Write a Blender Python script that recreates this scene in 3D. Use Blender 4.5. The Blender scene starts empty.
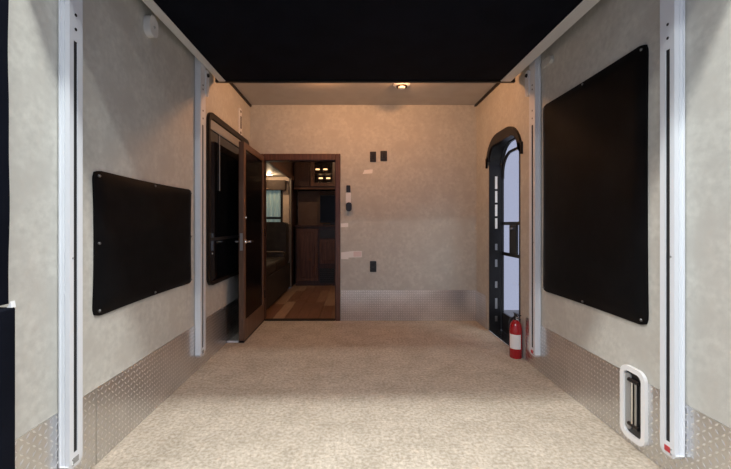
import bpy, bmesh, math, random
from mathutils import Vector, Matrix
random.seed(4)
PI = math.pi
scene = bpy.context.scene
COL = scene.collection

# ------------------------------------------------------------------ camera
W, H, F = 731.0, 469.0, 366.0
VPX, VPY = 354.0, 224.0          # vanishing point of the long axis of the room
EYE = 1.03
cam_d = bpy.data.cameras.new('camera'); cam = bpy.data.objects.new('camera', cam_d); COL.objects.link(cam)
cam.location = (0, 0, EYE); cam.rotation_euler = (PI/2, 0, 0)
cam_d.sensor_width = 36; cam_d.lens = 36*F/W
cam_d.shift_x = (W/2-VPX)/W; cam_d.shift_y = -(H/2-VPY)/W
cam_d.clip_start = 0.02
scene.camera = cam

# ------------------------------------------------------------------ world, lamps, exposure
scene.view_settings.view_transform = 'Standard'; scene.view_settings.look = 'None'
scene.view_settings.gamma = 1; scene.view_settings.use_curve_mapping = False
scene.view_settings.exposure = 0.08
wd = bpy.data.worlds.new('hall_light'); scene.world = wd; wd.use_nodes = True
wd.node_tree.nodes['Background'].inputs[0].default_value = (0.73, 0.80, 1.10, 1)
wd.node_tree.nodes['Background'].inputs[1].default_value = 0.53

def hall_lamp(x, y, z, power, length, width, tilt, color=(.97, 1, .98)):
    """row of tube lamps across the hall the trailer stands in"""
    l = bpy.data.lights.new('hall_lamp', 'AREA'); l.shape = 'RECTANGLE'; l.size = length; l.size_y = width
    l.energy = power; l.color = color
    o = bpy.data.objects.new('hall_lamp', l); COL.objects.link(o); o.location = (x, y, z)
    o.rotation_euler = (tilt, 0, math.radians(2.2))
hall_lamp(0.1, 0.05, 4.20, 425, 11, .025, 0)
hall_lamp(0.1, -0.64, 4.15, 115, 9, .06, .15)
hall_lamp(0.1, -3.60, 4.20, 45, 2.4, .08, .45)

# ------------------------------------------------------------------ room measures (metres)
XL, XR, YB, YR, ZC = -1.108, 1.30, 3.90, 1.05, 2.298      # left, right, back wall, rear opening, ceiling
PLATE = 0.325                                             # height of the tread plate
def mL(u, v, d): return Vector((XL+d, u, v))              # on the left wall: u=y, v=z, d=out of the wall
def mR(u, v, d): return Vector((XR-d, u, v))
def mB(u, v, d): return Vector((u, YB-d, v))

# ------------------------------------------------------------------ materials
def mat(name, c, rough=.5, metal=0, spec=.5, coat=0):
    m = bpy.data.materials.new(name); m.use_nodes = True
    b = m.node_tree.nodes['Principled BSDF']
    b.inputs['Base Color'].default_value = (*c, 1); b.inputs['Roughness'].default_value = rough
    b.inputs['Metallic'].default_value = metal; b.inputs['Specular IOR Level'].default_value = spec
    b.inputs['Coat Weight'].default_value = coat
    return m
def noise_mat(name, c1, c2, scale, rough=.6, metal=0, bump=0, bscale=None, stretch=(1, 1, 1), detail=4, contrast=(.35, .65), spec=.5, rvar=0, c3=None, s3=2):
    m = mat(name, c1, rough, metal, spec); nt = m.node_tree; N = nt.nodes; L = nt.links
    b = N['Principled BSDF']
    tc = N.new('ShaderNodeTexCoord'); mp = N.new('ShaderNodeMapping'); mp.inputs['Scale'].default_value = stretch
    L.new(tc.outputs['Object'], mp.inputs[0])
    n = N.new('ShaderNodeTexNoise'); n.inputs['Scale'].default_value = scale; n.inputs['Detail'].default_value = detail
    L.new(mp.outputs[0], n.inputs['Vector'])
    r = N.new('ShaderNodeValToRGB'); r.color_ramp.elements[0].position, r.color_ramp.elements[1].position = contrast
    r.color_ramp.elements[0].color = (*c1, 1); r.color_ramp.elements[1].color = (*c2, 1)
    L.new(n.outputs['Fac'], r.inputs[0]); out = r.outputs[0]
    if c3:
        n3 = N.new('ShaderNodeTexNoise'); n3.inputs['Scale'].default_value = s3; n3.inputs['Detail'].default_value = 3
        L.new(tc.outputs['Object'], n3.inputs['Vector'])
        r3 = N.new('ShaderNodeValToRGB'); r3.color_ramp.elements[0].position = .45; r3.color_ramp.elements[1].position = .7
        L.new(n3.outputs['Fac'], r3.inputs[0])
        mx = N.new('ShaderNodeMix'); mx.data_type = 'RGBA'
        L.new(r3.outputs[0], mx.inputs['Factor']); L.new(out, mx.inputs['A']); mx.inputs['B'].default_value = (*c3, 1)
        out = mx.outputs['Result']
    L.new(out, b.inputs['Base Color'])
    if bump:
        nb = N.new('ShaderNodeTexNoise'); nb.inputs['Scale'].default_value = bscale or scale; nb.inputs['Detail'].default_value = 5
        L.new(mp.outputs[0], nb.inputs['Vector'])
        bp = N.new('ShaderNodeBump'); bp.inputs['Strength'].default_value = bump; bp.inputs['Distance'].default_value = .01
        L.new(nb.outputs['Fac'], bp.inputs['Height']); L.new(bp.outputs[0], b.inputs['Normal'])
    return m
def emit(name, c, s):
    m = mat(name, c, .4); b = m.node_tree.nodes['Principled BSDF']
    b.inputs['Emission Color'].default_value = (*c, 1); b.inputs['Emission Strength'].default_value = s
    return m
M = {}
M['wall'] = noise_mat('wall_vinyl', (.515, .505, .455), (.625, .615, .555), 34, .62, bump=.12, bscale=60, contrast=(.3, .7), c3=(.52, .505, .455), s3=7)
M['wall2'] = noise_mat('living_wall_vinyl', (.58, .46, .37), (.64, .51, .41), 12, .6)
M['ceil'] = noise_mat('ceiling_panel', (.50, .46, .41), (.54, .50, .45), 8, .6)
def carpet_mat():
    m = mat('carpet_pile', (.5, .4, .3), .95, spec=.08); nt = m.node_tree; N = nt.nodes; L = nt.links; b = N['Principled BSDF']
    tc = N.new('ShaderNodeTexCoord')
    def nz(sc, det, lo, hi, c0, c1):
        n = N.new('ShaderNodeTexNoise'); n.inputs['Scale'].default_value = sc; n.inputs['Detail'].default_value = det
        n.inputs['Roughness'].default_value = .65
        L.new(tc.outputs['Object'], n.inputs['Vector'])
        q = N.new('ShaderNodeValToRGB'); q.color_ramp.elements[0].position = lo; q.color_ramp.elements[1].position = hi
        q.color_ramp.elements[0].color = (*c0, 1); q.color_ramp.elements[1].color = (*c1, 1)
        L.new(n.outputs['Fac'], q.inputs[0]); return n, q
    n1, q1 = nz(60, 6, .30, .70, (.38, .32, .245), (.74, .665, .56))
    n2, q2 = nz(5, 4, .35, .70, (1.0, 1.0, 1.0), (.80, .79, .77))
    n3, q3 = nz(22, 3, .30, .70, (.90, .90, .90), (1.06, 1.06, 1.05))
    def mul(a, c):
        x = N.new('ShaderNodeMix'); x.data_type = 'RGBA'; x.blend_type = 'MULTIPLY'; x.inputs['Factor'].default_value = 1
        L.new(a, x.inputs['A']); L.new(c, x.inputs['B']); return x.outputs['Result']
    L.new(mul(mul(q1.outputs[0], q2.outputs[0]), q3.outputs[0]), b.inputs['Base Color'])
    bp = N.new('ShaderNodeBump'); bp.inputs['Strength'].default_value = .6; bp.inputs['Distance'].default_value = .008
    L.new(n1.outputs['Fac'], bp.inputs['Height']); L.new(bp.outputs[0], b.inputs['Normal'])
    return m
M['carpet'] = carpet_mat()
M['plate'] = noise_mat('tread_plate_aluminium', (.62, .615, .61), (.72, .715, .71), 6, .29, 1, stretch=(1, 1, 1))
M['lug'] = mat('tread_lug_aluminium', (.92, .915, .91), .32, 1)
M['rail'] = noise_mat('painted_rail_white', (.74, .77, .80), (.80, .82, .85), 5, .35, stretch=(1, 1, .2))
M['hole'] = mat('dark_hole', (.012, .012, .014), .7)
M['vinyl'] = noise_mat('black_vinyl', (.003, .003, .0035), (.0045, .0045, .005), 9, .5, bump=.1, bscale=14, spec=.10)
M['fabric'] = noise_mat('black_fabric', (.003, .0042, .008), (.005, .0065, .012), 5, .8, bump=.1, bscale=200, spec=.08)
M['bedframe'] = mat('grey_bed_frame', (.72, .71, .68), .5)
M['wood'] = noise_mat('cherry_wood', (.075, .030, .018), (.13, .055, .032), 7, .38, stretch=(8, 8, .6), bump=.05, bscale=20)
M['doorwood'] = noise_mat('walnut_door_wood', (.11, .058, .034), (.16, .088, .055), 7, .42, stretch=(8, 8, .5), bump=.05, bscale=20)
M['wood_d'] = noise_mat('dark_cherry_wood', (.035, .014, .010), (.06, .024, .016), 7, .35, stretch=(8, 8, .6))
M['plank'] = noise_mat('plank_wood', (.27, .155, .095), (.36, .215, .135), 5, .3, stretch=(9, .8, 1))
M['plank_d'] = noise_mat('plank_wood_dark', (.19, .095, .055), (.25, .13, .08), 5, .3, stretch=(9, .8, 1))
M['plank_l'] = noise_mat('plank_wood_light', (.36, .235, .155), (.45, .30, .20), 5, .3, stretch=(9, .8, 1))
M['glass_d'] = mat('tinted_glass', (.004, .005, .007), .06, spec=.6)
M['glass_door'] = mat('smoked_door_glass', (.003, .003, .004), .2, spec=.12)
M['black'] = mat('black_plastic', (.012, .012, .013), .35)
M['blackm'] = mat('black_metal', (.010, .010, .011), .35, spec=.4)
M['bronze'] = mat('bronze_trim', (.012, .008, .0065), .4, spec=.3)
M['white'] = mat('white_plastic', (.86, .86, .85), .35)
M['paper'] = mat('white_sticker', (.90, .88, .85), .6)
M['pinkp'] = mat('pink_print_sticker', (.80, .68, .66), .6)
M['grey'] = mat('grey_plastic', (.32, .32, .31), .5)
M['snap'] = mat('dark_snap', (.22, .22, .22), .35, 1)
M['chrome'] = mat('chrome', (.75, .74, .72), .18, 1)
M['steel'] = mat('brushed_steel', (.45, .45, .44), .35, 1)
M['red'] = mat('red_enamel', (.42, .010, .016), .25, coat=.4)
M['redmark'] = mat('red_print', (.55, .05, .06), .5)
M['sofa'] = noise_mat('dark_leather', (.030, .024, .020), (.045, .037, .030), 10, .5)
M['sofa_l'] = mat('leather_piping', (.20, .17, .145), .5)
M['valance'] = noise_mat('brown_valance', (.035, .02, .014), (.05, .03, .02), 30, .7)
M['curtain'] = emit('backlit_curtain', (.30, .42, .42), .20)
M['lampwarm'] = emit('warm_lamp', (1.0, .72, .45), 9)
M['lampcab'] = emit('cabinet_lamp', (1.0, .60, .28), 2.0)
M['panelbrown'] = noise_mat('brown_panel', (.16, .09, .06), (.20, .12, .08), 6, .5)
M['concrete'] = noise_mat('concrete', (.24, .24, .24), (.29, .29, .29), 3, .8)
def screen_mat():
    m = mat('insect_screen', (.30, .30, .32), .6); nt = m.node_tree
    t = nt.nodes.new('ShaderNodeBsdfTransparent'); mx = nt.nodes.new('ShaderNodeMixShader'); mx.inputs[0].default_value = .06
    out = nt.nodes['Material Output']; b = nt.nodes['Principled BSDF']
    nt.links.new(t.outputs[0], mx.inputs[1]); nt.links.new(b.outputs[0], mx.inputs[2]); nt.links.new(mx.outputs[0], out.inputs[0])
    return m
M['screen'] = screen_mat()
def clear_mat():
    m = mat('clear_glass', (1, 1, 1), .03); b = m.node_tree.nodes['Principled BSDF']; b.inputs['Transmission Weight'].default_value = 1; b.inputs['IOR'].default_value = 1.05
    return m
M['glass'] = clear_mat()

# ------------------------------------------------------------------ mesh helpers
OFF = {}
def bx(bm, p0, p1, bev=0, seg=1):
    (x0, y0, z0), (x1, y1, z1) = p0, p1
    x0, x1 = sorted((x0, x1)); y0, y1 = sorted((y0, y1)); z0, z1 = sorted((z0, z1))
    r = bmesh.ops.create_cube(bm, size=1)
    vs = r['verts']
    for v in vs: v.co = Vector(((x0+x1)/2+v.co.x*(x1-x0), (y0+y1)/2+v.co.y*(y1-y0), (z0+z1)/2+v.co.z*(z1-z0)))
    if bev:
        es = list({e for v in vs for e in v.link_edges})
        bmesh.ops.bevel(bm, geom=es, offset=bev, segments=seg, profile=.6, affect='EDGES')
def box(p0, p1, bev=0, seg=1):
    bm = bmesh.new(); bx(bm, p0, p1, bev, seg); return bm
def prism(bm, pts, d0, d1, mp):
    a = [bm.verts.new(mp(u, v, d0)) for u, v in pts]; b = [bm.verts.new(mp(u, v, d1)) for u, v in pts]
    n = len(pts)
    bm.faces.new(a); bm.faces.new(b[::-1])
    for i in range(n): bm.faces.new((a[i], a[(i+1) % n], b[(i+1) % n], b[i]))
    bmesh.ops.recalc_face_normals(bm, faces=bm.faces)
def ring(bm, o, i, d0, d1, mp, closed=True):
    n = len(o)
    vo0 = [bm.verts.new(mp(u, v, d0)) for u, v in o]; vo1 = [bm.verts.new(mp(u, v, d1)) for u, v in o]
    vi0 = [bm.verts.new(mp(u, v, d0)) for u, v in i]; vi1 = [bm.verts.new(mp(u, v, d1)) for u, v in i]
    for k in range(n if closed else n-1):
        j = (k+1) % n
        for q in ((vo0[k], vo0[j], vo1[j], vo1[k]), (vi0[k], vi1[k], vi1[j], vi0[j]), (vo1[k], vo1[j], vi1[j], vi1[k]), (vo0[k], vi0[k], vi0[j], vo0[j])): bm.faces.new(q)
    if not closed:
        for k in (0, n-1): bm.faces.new((vo0[k], vo1[k], vi1[k], vi0[k]))
    bmesh.ops.recalc_face_normals(bm, faces=bm.faces)
def rrect(u0, v0, u1, v1, r, n=6):
    p = []
    for cx, cy, a0 in ((u1-r, v1-r, 0), (u0+r, v1-r, PI/2), (u0+r, v0+r, PI), (u1-r, v0+r, 3*PI/2)):
        for k in range(n+1):
            a = a0+PI/2*k/n; p.append((cx+r*math.cos(a), cy+r*math.sin(a)))
    return p
def lathe(bm, prof, c, axis='z', n=24):
    """prof: list of (radius, height); c: base centre"""
    rows = []
    for r, h in prof:
        row = []
        for k in range(n):
            a = 2*PI*k/n; p = (r*math.cos(a), r*math.sin(a), h)
            if axis == 'y': p = (p[0], p[2], p[1])
            if axis == 'x': p = (p[2], p[0], p[1])
            row.append(bm.verts.new(Vector(c)+Vector(p)))
        rows.append(row)
    for a, b in zip(rows, rows[1:]):
        for k in range(n): bm.faces.new((a[k], a[(k+1) % n], b[(k+1) % n], b[k]))
    bm.faces.new(rows[0]); bm.faces.new(rows[-1])
    bmesh.ops.recalc_face_normals(bm, faces=bm.faces)
def tube(bm, pts, r, n=10):
    pts = [Vector(p) for p in pts]; rows = []
    up = Vector((0, 0, 1))
    for i, p in enumerate(pts):
        t = (pts[min(i+1, len(pts)-1)]-pts[max(i-1, 0)]).normalized()
        a = t.cross(up)
        if a.length < .1: a = t.cross(Vector((0, 1, 0)))
        a.normalize(); b = t.cross(a)
        rows.append([bm.verts.new(p+r*(math.cos(2*PI*k/n)*a+math.sin(2*PI*k/n)*b)) for k in range(n)])
    for a, b in zip(rows, rows[1:]):
        for k in range(n): bm.faces.new((a[k], a[(k+1) % n], b[(k+1) % n], b[k]))
    bm.faces.new(rows[0]); bm.faces.new(rows[-1])
    bmesh.ops.recalc_face_normals(bm, faces=bm.faces)

def obj(name, bm, m, parent=None, smooth=False):
    off = OFF.get(parent.name, Vector()) if parent else Vector()
    me = bpy.data.meshes.new(name)
    if off.length: bmesh.ops.translate(bm, verts=bm.verts, vec=-off)
    bm.to_mesh(me); bm.free(); me.materials.append(M[m])
    if smooth:
        for p in me.polygons: p.use_smooth = True
        me.set_sharp_from_angle(angle=math.radians(40))
    o = bpy.data.objects.new(name, me); COL.objects.link(o)
    if parent: o.parent = parent
    OFF[o.name] = off
    return o
def tag(o, label, cat, group=None):
    o['label'] = label; o['category'] = cat
    if group: o['group'] = group
    return o
def thing(name, loc, label, cat, group=None):
    o = bpy.data.objects.new(name, None); COL.objects.link(o); o.location = loc; o.empty_display_size = .1
    OFF[o.name] = Vector(loc)
    return tag(o, label, cat, group)
def struct(name, bm, m, label=None, parent=None):
    o = obj(name, bm, m, parent)
    o['kind'] = 'structure'
    if label: o['label'] = label
    return o
def prism_bm(pts, d0, d1, mp):
    bm = bmesh.new(); prism(bm, pts, d0, d1, mp); return bm
def ring_bm(o, i, d0, d1, mp, closed=True):
    bm = bmesh.new(); ring(bm, o, i, d0, d1, mp, closed); return bm

# ------------------------------------------------------------------ shell of the garage
struct('floor', box((XL-.08, YR-.05, -.08), (XR+.10, YB+.02, 0)), 'carpet', 'mottled tan carpet covering the garage floor')
struct('ceiling', box((XL-.08, YR-.05, ZC), (XR+.10, YB+.08, ZC+.08)), 'ceil', 'pale ceiling panel above the raised bed')
struct('wall_left', box((XL-.08, YR, 0), (XL, YB, ZC)), 'wall', 'grey-beige textured left wall')
# right wall with the entry doorway (arched head)
DY0, DY1, DZ, DR = 2.86, 3.52, 1.80, .23
def arch(y0, y1, z, r, n=8, zb=0.0):
    p = [(y0, zb)]
    for k in range(n+1):
        a = PI-PI/2*k/n; p.append((y0+r+r*math.cos(a), z-r+r*math.sin(a)))
    for k in range(n+1):
        a = PI/2-PI/2*k/n; p.append((y1-r+r*math.cos(a), z-r+r*math.sin(a)))
    p.append((y1, zb)); return p
pts = [(YR, 0)]+arch(DY0, DY1, DZ, DR)+[(YB, 0), (YB, ZC), (YR, ZC)]
struct('wall_right', prism_bm(pts, 0, -.10, mR), 'wall', 'grey-beige textured right wall with the entry doorway')
# back wall with the inner doorway
OX0, OX1, OZ = -.965, -.19, 1.715
pts = [(XL-.08, 0), (OX0, 0), (OX0, OZ), (OX1, OZ), (OX1, 0), (XR+.10, 0), (XR+.10, ZC), (XL-.08, ZC)]
struct('wall_back', prism_bm(pts, 0, -.08, mB), 'wall', 'beige textured partition wall at the far end')
# rear header of the trailer
bm = bmesh.new()
hp = [(XL-.08, 1.03), (XR+.1, 1.125), (XR+.1, 1.175), (XL-.08, 1.08)]
prism(bm, hp, 2.25, 2.40, lambda u, v, d: Vector((u, v, d)))
struct('trim_1', bm, 'white', 'header above the open rear of the trailer')
# dark corner strips between ceiling and walls
for n, x in ((2, XL+.008), (3, XR-.008)):
    struct('trim_%d' % n, box((x-.009, 2.0, ZC-.020), (x+.009, YB, ZC)), 'bronze', 'thin dark strip where side wall meets ceiling')

# ground of the hall around the trailer
struct('ground', box((-9, -9, -.95), (9, 8, -.85)), 'concrete', 'concrete ground of the hall outside')
# trailer chassis below the floor so it stands on the ground
struct('trailer_underframe', box((XL-.06, YR, -.80), (XR+.08, 6.7, -.085)), 'blackm', 'dark underframe below the trailer floor')

# ------------------------------------------------------------------ tread plate wainscot
LUG_A = None
def lugs(bm, u0, u1, v0, v1, mp, skip=None):
    s = .0235; i = 0
    nu = int((u1-u0)/s); nv = int((v1-v0)/s)
    for a in range(nu):
        for b in range(nv):
            u = u0+(a+.5)*(u1-u0)/nu; v = v0+(b+.5)*(v1-v0)/nv
            if skip and skip(u, v): continue
            t = PI/4 if (a+b) % 2 else -PI/4
            c, q = math.cos(t), math.sin(t); l, w, h = .0108, .0040, .0019
            P = [(l, 0, 0), (0, w, 0), (-l, 0, 0), (0, -w, 0), (l*.45, 0, h), (-l*.45, 0, h)]
            V = [bm.verts.new(mp(u+x*c-y*q, v+x*q+y*c, .0035+d)) for x, y, d in P]
            for f in ((0, 1, 4), (1, 2, 5), (1, 5, 4), (2, 3, 5), (3, 0, 4), (3, 4, 5)): bm.faces.new([V[k] for k in f])
    bmesh.ops.recalc_face_normals(bm, faces=bm.faces)
def plate_panel(pts_or_rect, mp, label, skip=None):
    u0, v0, u1, v1 = pts_or_rect
    p = obj('tread_plate', prism_bm([(u0, v0), (u1, v0), (u1, v1), (u0, v1)], .0004, .0035, mp), 'plate')
    tag(p, label, 'wall panel', 'diamond tread plate along the foot of the walls')
    bm = bmesh.new(); lugs(bm, u0, u1, v0, v1, mp, skip)
    g = obj('tread_lug', bm, 'lug', p); g['kind'] = 'stuff'
    return p
plate_panel((YR+.01, .0, 1.565, PLATE), mL, 'diamond tread plate low on left wall behind the near white rail')
plate_panel((1.570, .0, YB-.002, PLATE), mL, 'long diamond tread plate low on left wall below the black cover')
plate_panel((YR+.01, .0, 2.765, PLATE), mR, 'diamond tread plate low on right wall around the white recessed fixture')
plate_panel((3.60, .0, YB-.004, PLATE), mR, 'short diamond tread plate on right wall between entry door and far corner')
plate_panel((-.14, .0, XR-.004, PLATE), mB, 'shiny diamond tread plate along the foot of the back wall')

# ------------------------------------------------------------------ raised bed under the ceiling
BZ, BY0, BY1 = 2.145, 1.42, 2.88
bed = thing('raised_bed', (0.08, 2.2, BZ), 'raised bed with black fabric underside and grey side frames under ceiling', 'bed')
BXL0, BXL1, BXR0, BXR1 = -1.060, -1.007, 1.148, 1.23
obj('underside', box((BXL1-.01, BY0+.02, BZ+.006), (BXR0+.01, BY1-.03, BZ+.04)), 'fabric', bed)
for x0, x1 in ((BXL0, BXL1), (BXR0, BXR1)):
    obj('side_frame', box((x0, BY0, BZ), (x1, BY1-.012, BZ+.06), .003), 'bedframe', bed)
obj('end_bar', box((-1.088, BY1-.012, BZ-.002), (1.265, BY1+.014, BZ+.05), .002), 'black', bed)
obj('end_bar', box((BXL1, BY0-.02, BZ), (BXR0, BY0+.02, BZ+.05), .002), 'black', bed)
obj('mattress', box((BXL0, BY0, BZ+.062), (BXR1, BY1, ZC-.012), .02, 2), 'fabric', bed)

# ------------------------------------------------------------------ lift rails
def lift_rail(mp, y0, w, label, far):
    zb, zt, p, q = .10, ZC-.002, .042, .0058
    loc = mp(y0+w/2, zb, 0)
    t = thing('bed_lift_rail', loc, label, 'rail', 'white vertical bed lift rails on the side walls')
    g0, g1 = y0+w*.31, y0+w*.60; s0, s1 = .158, 1.73
    bm = bmesh.new()
    prof = [(y0, p), (g0, p), (g0, p-.022), (g1, p-.022), (g1, p), (y0+w, p), (y0+w, .010), (y0+w+.007, .010), (y0+w+.007, q), (y0-.007, q), (y0-.007, .010), (y0, .010), (y0, .020), (y0+.003, .021), (y0+.003, .025), (y0, .026)]
    prism(bm, prof, s0, s1, lambda u, v, d: mp(u, d, v))
    solid = [(y0, p), (y0+w, p), (y0+w, .010), (y0+w+.007, .010), (y0+w+.007, q), (y0-.007, q), (y0-.007, .010), (y0, .010), (y0, .020), (y0+.003, .021), (y0+.003, .025), (y0, .026)]
    prism(bm, solid, s1, zt, lambda u, v, d: mp(u, d, v))
    prism(bm, solid, zb+.02, s0, lambda u, v, d: mp(u, d, v))
    foot = [(y0-.007, zb+.02), (y0+w+.007, zb+.02), (y0+w-.01, zb), (y0+.01, zb)]
    prism(bm, foot, q, p-.004, mp)
    obj('rail_body', bm, 'rail', t)
    obj('slot', prism_bm([(g0, s0), (g1, s0), (g1, s1), (g0, s1)], p-.0219, p-.003, mp), 'hole', t)  # dark strip filling the groove, in place of the shade inside it
    obj('spacer', prism_bm([(y0, PLATE+.001), (y0+w, PLATE+.001), (y0+w, zt), (y0, zt)], .0002, q, mp), 'rail', t)
    # ridges pressed into the side facing the opening
    for z in (1.775, 1.83, 1.98, 2.01):
        bm = bmesh.new(); cc = mp((g0+g1)/2, z, p-.001)
        lathe(bm, [(.006, 0), (.006, .0025)] if mp is mL else [(.006, -.0015), (.006, .001)], cc, 'x', 12); obj('bolt_hole', bm, 'hole', t)
    for z in (.115, .135, .9):
        bm = bmesh.new(); lathe(bm, [(.004, 0), (.003, .0025)] if mp is mL else [(.003, -.0025), (.004, 0)], mp(y0+w*.24, z, p), 'x', 10); obj('screw', bm, 'steel', t)
    obj('cable_end', box(mp(g0-.002, .118, p-.004), mp(g1+.004, .140, p+.002)), 'grey' if mp is mL else 'redmark', t)
    if far:
        c = obj('carriage', prism_bm(rrect(y0+w-.005, 1.955, y0+w+.05, 2.14, .02), .002, p+.006, mp), 'rail', t)
        bm = bmesh.new(); lathe(bm, [(.014, 0), (.012, .01)] if mp is mL else [(.012, -.01), (.014, 0)], mp(y0+w+.022, 2.105, p+.006), 'x', 14); obj('pin', bm, 'hole', c)
    return t
lift_rail(mL, 1.372, .066, 'near white slotted rail beside the black curtain at left edge', False)
lift_rail(mL, 2.545, .085, 'white slotted rail between the low black cover and dark window', True)
lift_rail(mR, 1.437, .068, 'near white slotted rail with red mark, right of tall black cover', False)
lift_rail(mR, 2.545, .085, 'white slotted rail between the red extinguisher and tall black cover', True)

# small wall tabs below the bed frame
tb = obj('wall_bracket', prism_bm(rrect(1.925, 2.035, 2.005, 2.143, .035), .0, .036, mL), 'bedframe'); tag(tb, 'rounded grey bracket on left wall under the bed frame', 'bracket')
bm = bmesh.new(); lathe(bm, [(.008, 0), (.006, .004)], mL(1.965, 2.085, .036), 'x', 12); obj('screw', bm, 'steel', tb)
tb = obj('wall_bracket', prism_bm(rrect(2.38, 2.085, 2.50, 2.135, .02), .0, .022, mR), 'wall'); tag(tb, 'small flat bracket on right wall under bed frame by the far rail', 'bracket')

# ------------------------------------------------------------------ black window covers
def cover(mp, y0, y1, z0, z1, name, label, snaps, pull):
    t = thing(name, mp((y0+y1)/2, z0, 0), label, 'window cover')
    NU, NV = 40, 40
    def warp(a, b):
        # edges drawn inwards between the snaps
        du = pull*(4*b*(1-b))*(1-2*a); dv = pull*.7*(4*a*(1-a))*(1-2*b)
        r = .018
        u = y0+(y1-y0)*a+du; v = z0+(z1-z0)*b+dv
        # rounded corners
        ea = min(a, 1-a)*(y1-y0); eb = min(b, 1-b)*(z1-z0)
        if ea < r*2 and eb < r*2:
            k = (1-ea/(2*r))*(1-eb/(2*r)); u += r*.55*k*(1 if a < .5 else -1); v += r*.55*k*(1 if b < .5 else -1)
        return u, v
    bm = bmesh.new(); rows = []
    for j in range(NV+1):
        row = []
        for i in range(NU+1):
            a, b = i/NU, j/NV; u, v = warp(a, b)
            e = min(a*(y1-y0), (1-a)*(y1-y0), b*(z1-z0), (1-b)*(z1-z0))
            d = .010+.012*min(1, e/.05)**.6+.003*math.sin(9*a+4*b)*min(1, e/.08)+.002*math.sin(17*b-5*a)*min(1, e/.08)
            row.append(bm.verts.new(mp(u, v, d)))
        rows.append(row)
    for j in range(NV):
        for i in range(NU): bm.faces.new((rows[j][i], rows[j][i+1], rows[j+1][i+1], rows[j+1][i]))
    edge = rows[0]+[r[-1] for r in rows[1:]]+rows[-1][-2::-1]+[r[0] for r in rows[-2:0:-1]]
    base = []
    for v in edge:
        c = v.co.copy(); c.x = XL+.0005 if mp is mL else XR-.0005; base.append(bm.verts.new(c))
    n = len(edge)
    for k in range(n): bm.faces.new((edge[k], edge[(k+1) % n], base[(k+1) % n], base[k]))
    bm.faces.new(base)
    bmesh.ops.recalc_face_normals(bm, faces=bm.faces)
    obj('fabric_panel', bm, 'vinyl', t, True)
    for a, b in snaps:
        u, v = warp(a, b)
        u += .014*(1 if a < .3 else -1 if a > .7 else 0); v += .016*(1 if b < .3 else -1 if b > .7 else 0)
        bm = bmesh.new(); pr = [(.0065, .012), (.0065, .019), (.004, .022)]
        if mp is mR: pr = [(r, -h) for r, h in pr]
        lathe(bm, pr, mp(u, v, 0), 'x', 12); obj('snap', bm, 'snap', t)
cover(mL, 1.545, 2.475, .632, 1.262, 'window_cover', 'low black vinyl cover snapped over the left wall window', [(0, 0), (0, .5), (0, 1), (.5, 1), (.5, 0), (1, 0), (1, .5), (1, 1)], .010)
cover(mR, 1.612, 2.500, .575, 1.835, 'window_cover', 'tall black vinyl cover snapped over the right wall window', [(0, 0), (0, 1), (1, 0), (1, 1), (.5, 1), (.5, 0)], .006)

# ------------------------------------------------------------------ curtain edge at the rear opening on the left
bm = bmesh.new(); n = 40; A, B = [], []
for k in range(n+1):
    z = .785+1.46*k/n; wv = .002*math.sin(z*7)+.001*math.sin(z*19)
    A.append((z, .047+wv)); B.append((z, .0005))
pts = [(d, z) for z, d in A]+[(d, z) for z, d in B[::-1]]
prism(bm, pts, 1.07, 1.125, lambda u, v, d: mL(d, v, u))
cu = obj('curtain', bm, 'fabric'); tag(cu, 'black fabric curtain edge hanging at the rear opening, far left', 'curtain')
jp = obj('jamb_post', box((XL+.0005, 1.07, .0), (XL+.070, 1.125, .775), .004), 'fabric'); tag(jp, 'black lower post of the rear opening below the curtain', 'post')
bm = bmesh.new(); prism(bm, [(.054, .776), (.070, .776), (.066, .795), (.060, .783)], 1.11, 1.124, lambda u, v, d: mL(d, v, u)); obj('white_tip', bm, 'white', jp)

# ------------------------------------------------------------------ recessed white fixture on the right
t = thing('recessed_fixture', (XR, 1.69, .04), 'white rounded fixture recessed low in right tread plate', 'wall fixture')
o = rrect(1.612, .030, 1.762, .368, .045, 8); i = rrect(1.634, .054, 1.740, .344, .028, 8)
obj('frame', ring_bm(o, i, .0037, .020, mR), 'white', t, True)
obj('recess_back', prism_bm(rrect(1.630, .050, 1.744, .348, .03, 8), .0037, .006, mR), 'black', t)
obj('inner_panel', prism_bm(rrect(1.706, .070, 1.738, .33, .012), .006, .012, mR), 'grey', t)
bm = bmesh.new(); tube(bm, [mR(1.672, .10, .012), mR(1.672, .31, .012)], .006); obj('bar', bm, 'steel', t)
bm = bmesh.new(); tube(bm, [mR(1.690, .10, .016), mR(1.690, .31, .016)], .005); obj('bar', bm, 'chrome', t)
for z in (.10, .305):
    bm = bmesh.new(); tube(bm, [mR(1.652, z, .014), mR(1.712, z, .014)], .010); obj('clamp', bm, 'black', t)

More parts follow.
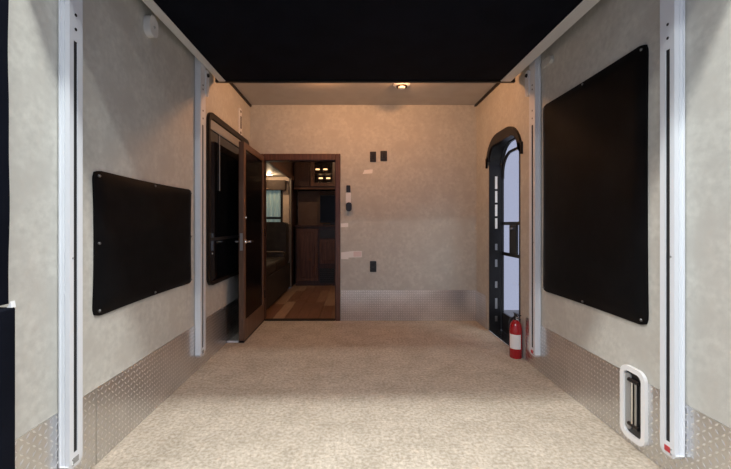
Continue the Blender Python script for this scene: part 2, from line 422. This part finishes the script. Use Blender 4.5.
# ------------------------------------------------------------------ entry door in the right wall
t = thing('door_frame', (XR, (DY0+DY1)/2, 0), 'black arched frame of the entry doorway in the right wall', 'door frame')
o = arch(DY0-.045, DY1+.045, DZ+.045, DR+.045, zb=1.665); i = arch(DY0+.016, DY1-.016, DZ-.045, DR-.10, zb=1.665)
obj('trim_ring', ring_bm(o, i, -.03, .020, mR, False), 'bronze', t, True)
i = arch(DY0+.002, DY1-.002, DZ-.002, DR-.002, zb=.001)
i2 = arch(DY0+.016, DY1-.016, DZ-.016, DR-.016, zb=.001)
obj('jamb', ring_bm(i, i2, -.105, .004, mR, False), 'blackm', t, True)
obj('sill', box((XR-.010, DY0+.017, 0.0005), (XR+.13, DY1-.017, .014), .003), 'chrome', t)
for z, hh in ((.10, .05), (.22, .10), (.42, .06), (.62, .07), (.78, .06), (.985, .10), (1.105, .11), (1.235, .11), (1.365, .12)):       # far jamb plates, the white ones standing in for outside light through gaps
    obj('jamb_light_dash', box((XR+.050, DY1-.0185, z), (XR+.072, DY1-.0155, z+hh), 0), 'white' if z > .9 else 'steel', t)
t = thing('door_1', (XR+.110, (DY0+DY1)/2, .02), 'black framed screen door with latch panel filling the entry doorway', 'door'); t['kind'] = 'structure'
mS = lambda u, v, d: Vector((XR+.110+d, u, v))
o = arch(DY0-.01, DY1+.01, DZ+.01, DR, zb=.016); i = arch(DY0+.025, DY1-.025, DZ-.025, DR-.03, zb=.016)
obj('frame', ring_bm(o, i, 0, .022, mS, False), 'blackm', t, True)
obj('kick_panel', box((XR+.112, DY0+.04, .016), (XR+.130, DY1-.04, .19)), 'black', t)
obj('cross_bar', box((XR+.111, DY0+.04, .735), (XR+.131, DY1-.04, .765)), 'blackm', t)
obj('cross_bar', box((XR+.111, DY0+.04, 1.02), (XR+.131, DY1-.04, 1.05)), 'blackm', t)
obj('latch_plate', box((XR+.103, 3.17, .765), (XR+.125, 3.31, 1.02), .004), 'black', t)
bm = bmesh.new(); tube(bm, [(XR+.096, 3.21, .99), (XR+.096, 3.27, .99)], .010); obj('latch_knob', bm, 'chrome', t)
obj('screen', prism_bm(arch(DY0+.04, DY1-.04, DZ-.04, DR-.045, zb=.19), .010, .012, mS), 'screen', t)
# arched rail inside the head of the screen door
obj('head_rail', ring_bm(arch(DY0+.02, DY1-.02, DZ-.10, DR-.05, zb=1.46), arch(DY0+.04, DY1-.04, DZ-.122, DR-.06, zb=1.46), .004, .020, mS, False), 'blackm', t, True)

# ------------------------------------------------------------------ fire extinguisher
ex = (1.2505, 2.83, 0)
t = thing('fire_extinguisher', ex, 'small red fire extinguisher on the carpet beside the entry door', 'fire extinguisher')
bm = bmesh.new(); lathe(bm, [(.042, .0), (.046, .008), (.046, .225), (.042, .250), (.034, .270), (.020, .282), (.018, .29)], ex, 'z', 28); body = obj('cylinder', bm, 'red', t, True)
bm = bmesh.new()
for a0 in range(0, 13):
    pass
V0, V1 = [], []
for k in range(17):
    a = PI*1.02+PI*.62*k/16
    V0.append(bm.verts.new((ex[0]+0.0467*math.cos(a), ex[1]+0.0467*math.sin(a), .075))); V1.append(bm.verts.new((ex[0]+0.0467*math.cos(a), ex[1]+0.0467*math.sin(a), .185)))
for k in range(16): bm.faces.new((V0[k], V0[k+1], V1[k+1], V1[k]))
obj('label_sticker', bm, 'paper', body)
bm = bmesh.new(); lathe(bm, [(.015, .288), (.017, .295), (.017, .318), (.010, .322)], ex, 'z', 16); obj('valve', bm, 'black', t, True)
bm = bmesh.new(); bx(bm, (ex[0]-.010, ex[1]-.075, .335), (ex[0]+.010, ex[1]+.02, .343), .002); bx(bm, (ex[0]-.008, ex[1]-.01, .318), (ex[0]+.008, ex[1]+.012, .337)); obj('lever', bm, 'black', t)
obj('carry_handle', box((ex[0]-.009, ex[1]-.07, .308), (ex[0]+.009, ex[1], .314), .002), 'black', t)
bm = bmesh.new(); lathe(bm, [(.011, -.03), (.011, -.024)], (ex[0]-.0, ex[1], .306), 'y', 14); obj('gauge', bm, 'paper', t)
bm = bmesh.new(); tube(bm, [(ex[0]-.015, ex[1], .306), (ex[0]-.045, ex[1]-.005, .300), (ex[0]-.058, ex[1]-.008, .265), (ex[0]-.059, ex[1]-.008, .22)], .007); obj('hose', bm, 'black', t, True)

# ------------------------------------------------------------------ left wall window behind the open door
t = thing('window_1', (XL, 3.27, .56), 'tall dark tinted window with black rounded frame on left wall', 'window'); t['kind'] = 'structure'
o = rrect(2.745, .560, 3.80, 1.885, .07); i = rrect(2.770, .588, 3.775, 1.84, .05)
obj('window_frame', ring_bm(o, i, .0, .024, mL), 'bronze', t, True)
obj('pane', prism_bm(rrect(2.766, .584, 3.780, 1.78, .04), .002, .008, mL), 'glass_d', t)
obj('shade_head', box(mL(2.785, 1.755, .0085), mL(3.76, 1.83, .020), .004), 'grey', t)
obj('rail', box(mL(2.785, .90, .008), mL(3.76, .925, .014)), 'black', t)
bm = bmesh.new(); tube(bm, [mL(2.98, 1.76, .014), mL(2.98, 1.30, .014)], .003, 8); obj('shade_cord', bm, 'grey', t)
bm = bmesh.new(); lathe(bm, [(.008, 0), (.006, .005)], mL(2.84, .80, .008), 'x', 10); obj('latch', bm, 'steel', t)

# narrow bracket with slot on the left wall above the window
t = thing('wall_catch', mL(3.55, 1.875, 0), 'narrow white plate with dark slot above the dark left window', 'wall plate')
obj('plate', prism_bm(rrect(3.515, 1.89, 3.585, 2.15, .012), 0, .010, mL), 'white', t)
obj('slot', prism_bm(rrect(3.540, 1.955, 3.562, 2.075, .006), .010, .014, mL), 'bronze', t)
for z in (1.915, 2.12):
    bm = bmesh.new(); lathe(bm, [(.013, .010), (.010, .014)], mL(3.55, z, 0), 'x', 12); obj('knob', bm, 'bronze', t)

# ------------------------------------------------------------------ inner doorway and its open door
t = thing('trim_7', (-.58, YB, 0), 'dark cherry wood casing around the inner doorway', 'door frame'); t['kind'] = 'structure'
cas = [(-1.020, OX0+.006, 0, OZ+.06), (OX1-.006, -.145, 0, OZ+.06)]
for x0, x1, z0, z1 in cas: obj('side_casing', box((x0, YB-.020, z0+.001), (x1, YB, z1), .004), 'wood', t)
obj('head_casing', box((OX0+.006, YB-.020, OZ-.006), (OX1-.006, YB, OZ+.06), .004), 'wood', t)
for x0, x1 in ((OX0, OX0+.012), (OX1-.012, OX1)): obj('jamb', box((x0, YB+.0005, .001), (x1, YB+.08, OZ)), 'wood_d', t)
obj('head_jamb', box((OX0+.012, YB+.0005, OZ-.012), (OX1-.012, YB+.08, OZ)), 'wood_d', t)
obj('threshold', box((OX0+.012, YB-.012, .0005), (OX1-.012, YB+.05, .012), .004), 'bronze', t)

dx0, dx1, dy0, dy1, dz0, dz1 = -.998, -.950, 3.165, 3.872, .018, 1.745
t = thing('door_2', ((dx0+dx1)/2, dy1, dz0), 'open brown wooden door with black glass panel, standing beside left wall', 'door'); t['kind'] = 'structure'
st = .055
obj('stile', box((dx0, dy0, dz0), (dx1, dy0+st, dz1), .004), 'doorwood', t)
obj('stile', box((dx0, dy1-.05, dz0), (dx1, dy1, dz1), .004), 'doorwood', t)
obj('top_rail', box((dx0, dy0+st, dz1-.06), (dx1, dy1-.05, dz1), .002), 'doorwood', t)
obj('bottom_rail', box((dx0, dy0+st, dz0), (dx1, dy1-.05, dz0+.17), .002), 'doorwood', t)
obj('glass_panel', box((dx0+.010, dy0+st, dz0+.17), (dx1-.010, dy1-.05, dz1-.06)), 'glass_door', t)
lk = obj('lock_plate', box((dx0+.012, dy0-.002, .80), (dx1-.012, dy0+.001, .95)), 'steel', t)
for sx, x in ((1, dx1), (-1, dx0)):
    bm = bmesh.new(); lathe(bm, [(.022, 0), (.020, .008*sx), (.009, .010*sx), (.009, .040*sx)], (x, dy0+.045, .876), 'x', 18)
    h = obj('handle', bm, 'chrome', t, True)
    bm = bmesh.new(); tube(bm, [(x+.038*sx, dy0+.045, .876), (x+.038*sx, dy0+.13, .876)], .008); obj('lever', bm, 'chrome', h, True)
bm = bmesh.new(); lathe(bm, [(.013, 0), (.011, .007), (.004, .009)], (dx1, dy0+.05, 1.088), 'x', 16); obj('glint_stud', bm, 'chrome', t, True)  # chrome stud added in place of a lamp's glint in the door glass
for z in (.25, .9, 1.5): obj('hinge', box((dx1-.004, dy1-.004, z), (dx1+.012, dy1+.006, z+.08), .002), 'bronze', t)
obj('bottom_sweep', box((dx0+.002, dy0+.001, .003), (dx1-.002, dy1-.002, .0185)), 'bronze', t)
ds = obj('metal_strip', box((XL+.006, 3.170, .0005), (-1.003, 3.192, .016), .003), 'white'); tag(ds, 'short bright strip on carpet between left tread plate and open door', 'strip')

# ------------------------------------------------------------------ things on the back wall
def plate(name, x0, z0, x1, z1, d, m, label, cat, r=.006, kids=()):
    o = obj(name, prism_bm(rrect(x0, z0, x1, z1, r, 4), 0, d, mB), m); tag(o, label, cat)
    for kn, a0, b0, a1, b1, dd, km in kids:
        obj(kn, prism_bm(rrect(a0, b0, a1, b1, .004, 3), d, d+dd, mB), km, o)
    return o
plate('switch_plate', .170, 1.69, .235, 1.800, .008, 'black', 'left one of two black wall plates high on back wall', 'wall plate', kids=(('rocker', .190, 1.715, .215, 1.775, .004, 'blackm'),))
plate('switch_plate', .281, 1.70, .352, 1.808, .008, 'black', 'right one of two black wall plates high on back wall', 'wall plate', kids=(('rocker', .303, 1.725, .330, 1.783, .004, 'blackm'),))
o = obj('wall_sticker', prism_bm([(.092, 1.563), (.195, 1.570), (.200, 1.612), (.112, 1.607)], 0, .0012, mB), 'paper'); tag(o, 'small crooked white sticker below the two black wall plates', 'sticker')
t = thing('wall_controller', (-.055, YB, 1.17), 'narrow black and white hand control hanging beside doorway casing', 'controller')
obj('upper_cap', prism_bm(rrect(-.082, 1.365, -.038, 1.440, .008, 4), 0, .022, mB), 'black', t)
obj('holder', prism_bm(rrect(-.088, 1.250, -.032, 1.364, .008, 4), 0, .018, mB), 'white', t)
bm = bmesh.new(); prism(bm, rrect(-.086, 1.165, -.024, 1.258, .028, 6), .018, .040, mB); obj('knob', bm, 'black', t)
obj('holder_back', prism_bm(rrect(-.080, 1.175, -.030, 1.250, .02, 4), 0, .018, mB), 'black', t)
o = obj('wall_sticker', prism_bm([(-.143, .995), (-.062, .998), (-.062, 1.040), (-.143, 1.036)], 0, .0012, mB), 'paper'); tag(o, 'small white sticker on back wall touching the doorway casing', 'sticker')
o = obj('wall_sticker', prism_bm([(-.138, .655), (-.060, .655), (-.058, .672), (.083, .676), (.083, .742), (-.010, .742), (-.138, .728)], 0, .0012, mB), 'paper'); tag(o, 'long pinkish white notice sticker low on back wall', 'sticker')
obj('printed_area', prism_bm([(-.005, .682), (.078, .684), (.078, .736), (-.005, .736)], .0012, .0018, mB), 'pinkp', o)
plate('outlet_plate', .170, .520, .238, .635, .008, 'black', 'black outlet plate low on the back wall above tread plate', 'outlet', kids=(('socket', .188, .588, .220, .622, .003, 'blackm'), ('socket', .188, .533, .220, .567, .003, 'blackm')))
# corner strip between back and right wall
struct('trim_4', box((XR-.012, YB-.012, PLATE), (XR, YB, ZC)), 'wall', 'corner bead between back and right wall')

# round ceiling fixture
t = thing('ceiling_fixture', (.432, 3.31, ZC-.035), 'small round white fixture with dark centre on the ceiling', 'ceiling fixture')
c = (.432, 3.31, ZC)
bm = bmesh.new(); lathe(bm, [(.075, 0), (.075, -.012), (.062, -.022)], c, 'z', 28); obj('base', bm, 'white', t, True)
bm = bmesh.new(); lathe(bm, [(.050, -.022), (.050, -.030)], c, 'z', 24); obj('grille', bm, 'bronze', t, True)
bm = bmesh.new(); lathe(bm, [(.034, -.030), (.028, -.042), (.01, -.046)], c, 'z', 20); obj('button', bm, 'white', t, True)

# ceiling lamps hidden just above the edge of the bed
def puck(x, y, z, power, label, color=(1, .46, .20), r=.045):
    t = thing('ceiling_lamp', (x, y, z), label, 'lamp', 'warm puck lamps on the ceilings')
    bm = bmesh.new(); lathe(bm, [(r+.014, 0), (r+.014, -.008), (r, -.012)], (x, y, z), 'z', 24); obj('housing', bm, 'white', t, True)
    bm = bmesh.new(); lathe(bm, [(r*.9, -.012), (r*.8, -.016)], (x, y, z), 'z', 20); obj('diffuser', bm, 'lampwarm', t, True)
    l = bpy.data.lights.new('lamp_light', 'POINT'); l.energy = power; l.color = color; l.shadow_soft_size = .018
    o = bpy.data.objects.new('lamp_light', l); COL.objects.link(o); o.location = (0, 0, -.037); o.parent = t
puck(-.27, 3.06, ZC, 11.5, 'round warm lamp on ceiling beyond the bed, nearer the left wall')
puck(.46, 3.06, ZC, 11.5, 'round warm lamp on ceiling beyond the bed, nearer the right wall')

# ------------------------------------------------------------------ living space beyond the doorway
Y2 = YB+.08
struct('floor_beyond', box((-2.05, YB+.02, -.08), (XR+.10, 6.75, -.012)), 'plank_d', 'wooden floor of the room beyond the doorway')
fl = bpy.data.objects['floor_beyond']
k = 0
x = -1.02
while x < XR-.05:
    x1 = min(x+.128, XR)
    ys = [Y2+.001-.03, 4.6+.5*random.random(), 5.5+.5*random.random(), 6.6]
    for a, b in zip(ys, ys[1:]):
        mt = 'plank_l' if (k == 0 and a < 4.5) else random.choice(['plank', 'plank', 'plank_d', 'plank_l'])
        if x < -.80: mt = random.choice(['plank_l', 'plank_d'])
        obj('plank', box((x+.0015, a+.001, -.012), (x1-.0015, b-.001, random.uniform(-.0012, 0)), .0015), mt, fl)
    k += 1; x += .128
struct('ceiling_beyond', box((-1.06, Y2, ZC), (XR+.10, 6.75, ZC+.08)), 'ceil', 'ceiling of the room beyond the doorway')
struct('wall_far', box((-1.06, 6.62, 0), (XR+.10, 6.75, ZC)), 'wall2', 'far wall behind the cabinets')
struct('wall_right_beyond', box((XR, Y2, 0), (XR+.10, 6.62, ZC)), 'wall2', 'right wall of the room beyond the doorway')
# slide-out on the left
SX, SY0, SY1, SZ = -2.0, 4.12, 5.98, 1.80
struct('wall_slide_outer', box((SX-.05, SY0-.05, 0), (SX, SY1+.05, SZ)), 'wall2', 'outer wall of the slide-out')
struct('wall_slide_near', box((SX, SY0-.05, 0), (-1.06, SY0, SZ)), 'wall2', 'near end wall of the slide-out')
struct('wall_slide_end', box((SX, SY1, 0), (-1.06, SY1+.05, SZ)), 'wall2', 'beige far end wall of the slide-out')
struct('ceiling_slide', box((SX-.05, SY0-.05, SZ), (-1.06, SY1+.05, SZ+.05)), 'ceil', 'low ceiling of the slide-out')
struct('wall_above_slide', box((-1.06, Y2, SZ-.03), (-1.02, 6.62, ZC)), 'wood_d', 'dark wooden fascia above the slide-out')
struct('wall_left_beyond', box((-1.06, SY1+.05, 0), (-1.02, 6.62, SZ-.03)), 'wood_d', 'dark wall beyond the slide-out')
struct('wall_left_stub', box((-1.06, Y2, 0), (-1.02, SY0, SZ-.03)), 'wall2', 'narrow wall between doorway and slide-out')
struct('trim_5', box((-1.048, SY1-.03, 0.001), (-1.022, SY1+.0, SZ-.031)), 'sofa_l', 'pale edge strip at the end of the slide-out')
struct('trim_6', box((-1.020, Y2, SZ-.05), (-.995, 6.08, SZ+.02)), 'wood', 'wooden moulding along the slide-out head')

# slide-out window with curtain on the end wall
t = thing('window_2', (-1.33, SY1, 1.05), 'small window with pale teal curtain at the end of slide-out', 'window'); t['kind'] = 'structure'
mE = lambda u, v, d: Vector((u, SY1-d, v))
obj('window_frame', ring_bm(rrect(-1.56, 1.03, -1.165, 1.62, .02), rrect(-1.54, 1.055, -1.185, 1.60, .012), 0, .02, mE), 'black', t)
obj('pane', prism_bm(rrect(-1.54, 1.055, -1.185, 1.60, .012), .001, .004, mE), 'glass_d', t)
obj('sash_bar', box((-1.54, SY1-.022, 1.11), (-1.185, SY1-.004, 1.145)), 'black', t)
bm = bmesh.new(); P, Q = [], []
for k in range(41):
    u = -1.535+.34*k/40; P.append((u, .032+.016*math.sin(k/40*2*PI*4.5))); Q.append((u, .026+.016*math.sin(k/40*2*PI*4.5)))
for z0, z1 in ((1.146, 1.60), (1.058, 1.109)):
    pts = P+Q[::-1]; prism(bm, pts, z0, z1, lambda u, v, d: mE(u, d, v))
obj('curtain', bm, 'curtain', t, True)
vl = obj('valance', box((-1.60, SY1-.11, 1.575), (-1.10, SY1, 1.735), .012, 2), 'valance'); tag(vl, 'brown padded valance above the slide-out window', 'valance')
puck(-1.30, 5.62, SZ, 4.0, 'bright round lamp under the slide-out ceiling', (1, .72, .45), .05)

# sofa along the slide-out
t = thing('sofa', (-1.4, 5.1, 0), 'dark leather sofa with tall rounded end in the slide-out', 'sofa')
obj('base', box((SX+.02, SY0+.05, .001), (-1.035, SY1-.04, .40), .01), 'sofa', t)
for y0, y1 in ((SY0+.06, 4.85), (4.86, 5.55)):
    obj('seat_cushion', box((SX+.20, y0, .40), (-1.03, y1, .53), .03, 3), 'sofa', t, True)
e = obj('end_backrest', prism_bm(rrect(-1.75, .38, -1.055, 1.062, .06), .05, .30, mE), 'sofa', t, True)
obj('end_cushion', box((-1.75, 5.56, .40), (-1.06, 5.68, .60), .03, 3), 'sofa', t, True)
bm = bmesh.new(); tube(bm, [(-1.72, 5.56, .605), (-1.08, 5.56, .605)], .012); obj('piping', bm, 'sofa_l', t, True)
obj('backrest', box((SX+.02, SY0+.06, .40), (SX+.20, 5.66, .95), .03, 3), 'sofa', t, True)

# far cabinets
CY = 6.10
t = thing('media_cabinet', (-.4, 6.3, 0), 'dark cherry base cabinet with black vent facing the doorway', 'cabinet')
obj('body', box((-.975, CY+.02, .001), (.45, 6.61, .98)), 'wood_d', t)
obj('counter_top', box((-.985, CY-.02, .98), (.46, 6.61, 1.01), .006), 'wood_d', t)
d = obj('door', box((-.955, CY, .08), (-.60, CY+.02, .95), .004), 'wood', t); obj('panel', box((-.90, CY-.006, .14), (-.655, CY, .89), .005), 'wood', d)
d = obj('niche', box((-.57, CY, .80), (-.32, CY+.02, .93), .003), 'black', t)
d = obj('drawer_front', box((-.575, CY, .37), (-.20, CY+.02, .77), .004), 'wood', t); obj('panel', box((-.53, CY-.006, .42), (-.245, CY, .72), .005), 'wood', d)
d = obj('vent', box((-.575, CY, .05), (-.33, CY+.02, .29), .003), 'black', t)
for q in range(6): obj('slat', box((-.565, CY-.006, .07+q*.035), (-.34, CY, .082+q*.035)), 'blackm', d)
obj('door', box((-.19, CY, .08), (.2, CY+.02, .95), .004), 'wood', t)
bp = obj('back_panel', box((-.975, 6.40, 1.011), (.46, 6.61, 1.604)), 'panelbrown'); tag(bp, 'brown back panel between base cabinet and upper cabinet', 'panel')
t = thing('television', (-.38, 6.2, 1.011), 'black flat screen standing on the far base cabinet', 'television')
obj('stand', box((-.52, 6.14, 1.0105), (-.20, 6.26, 1.03), .004), 'black', t)
obj('body', box((-.575, 6.17, 1.05), (.10, 6.21, 1.52), .006), 'black', t); obj('neck', box((-.40, 6.18, 1.028), (-.32, 6.21, 1.052)), 'black', t)
obj('screen', box((-.565, 6.168, 1.065), (.09, 6.171, 1.51)), 'glass_door', t)
t = thing('upper_cabinet', (-.4, 6.3, 1.63), 'dark cherry upper cabinet with lit glass door', 'cabinet')
bm = bmesh.new()
bx(bm, (-1.0, CY+.02, 1.63), (-.73, 6.61, 2.29)); bx(bm, (-.73, CY+.02, 1.63), (.2, 6.61, 1.68)); bx(bm, (-.73, 6.4, 1.68), (.2, 6.61, 2.29)); bx(bm, (-.30, CY+.02, 1.68), (.2, 6.4, 2.29)); bx(bm, (-.73, CY+.02, 2.15), (-.30, 6.4, 2.29))
obj('body', bm, 'wood_d', t)
obj('door', box((-.985, CY, 1.66), (-.74, CY+.02, 2.27), .004), 'wood_d', t)
d = obj('glass_door_frame', ring_bm(rrect(-.725, 1.66, -.30, 2.24, .004, 1), rrect(-.66, 1.72, -.36, 2.19, .004, 1), 0, .02, lambda u, v, dd: Vector((u, CY+dd, v))), 'wood', t)
obj('glass', box((-.655, CY+.008, 1.725), (-.365, CY+.011, 2.185)), 'glass', d)
obj('shelf', box((-.729, CY+.03, 1.875), (-.301, 6.39, 1.89)), 'wood', t)
for x, z in ((-.635, 1.985), (-.50, 1.985), (-.58, 1.83), (-.45, 1.83)):
    obj('lamp', box((x-.035, 6.385, z-.012), (x+.035, 6.3995, z+.012), .005), 'lampcab', t)
obj('cornice', box((-1.0, CY-.015, 1.605), (.2, CY+.03, 1.63), .004), 'wood', t)
puck(-.2, 5.0, ZC, 12, 'unseen round warm lamp added on the ceiling beyond the doorway', (1, .68, .40))  # unseen lamp added to brighten the room and its cabinets
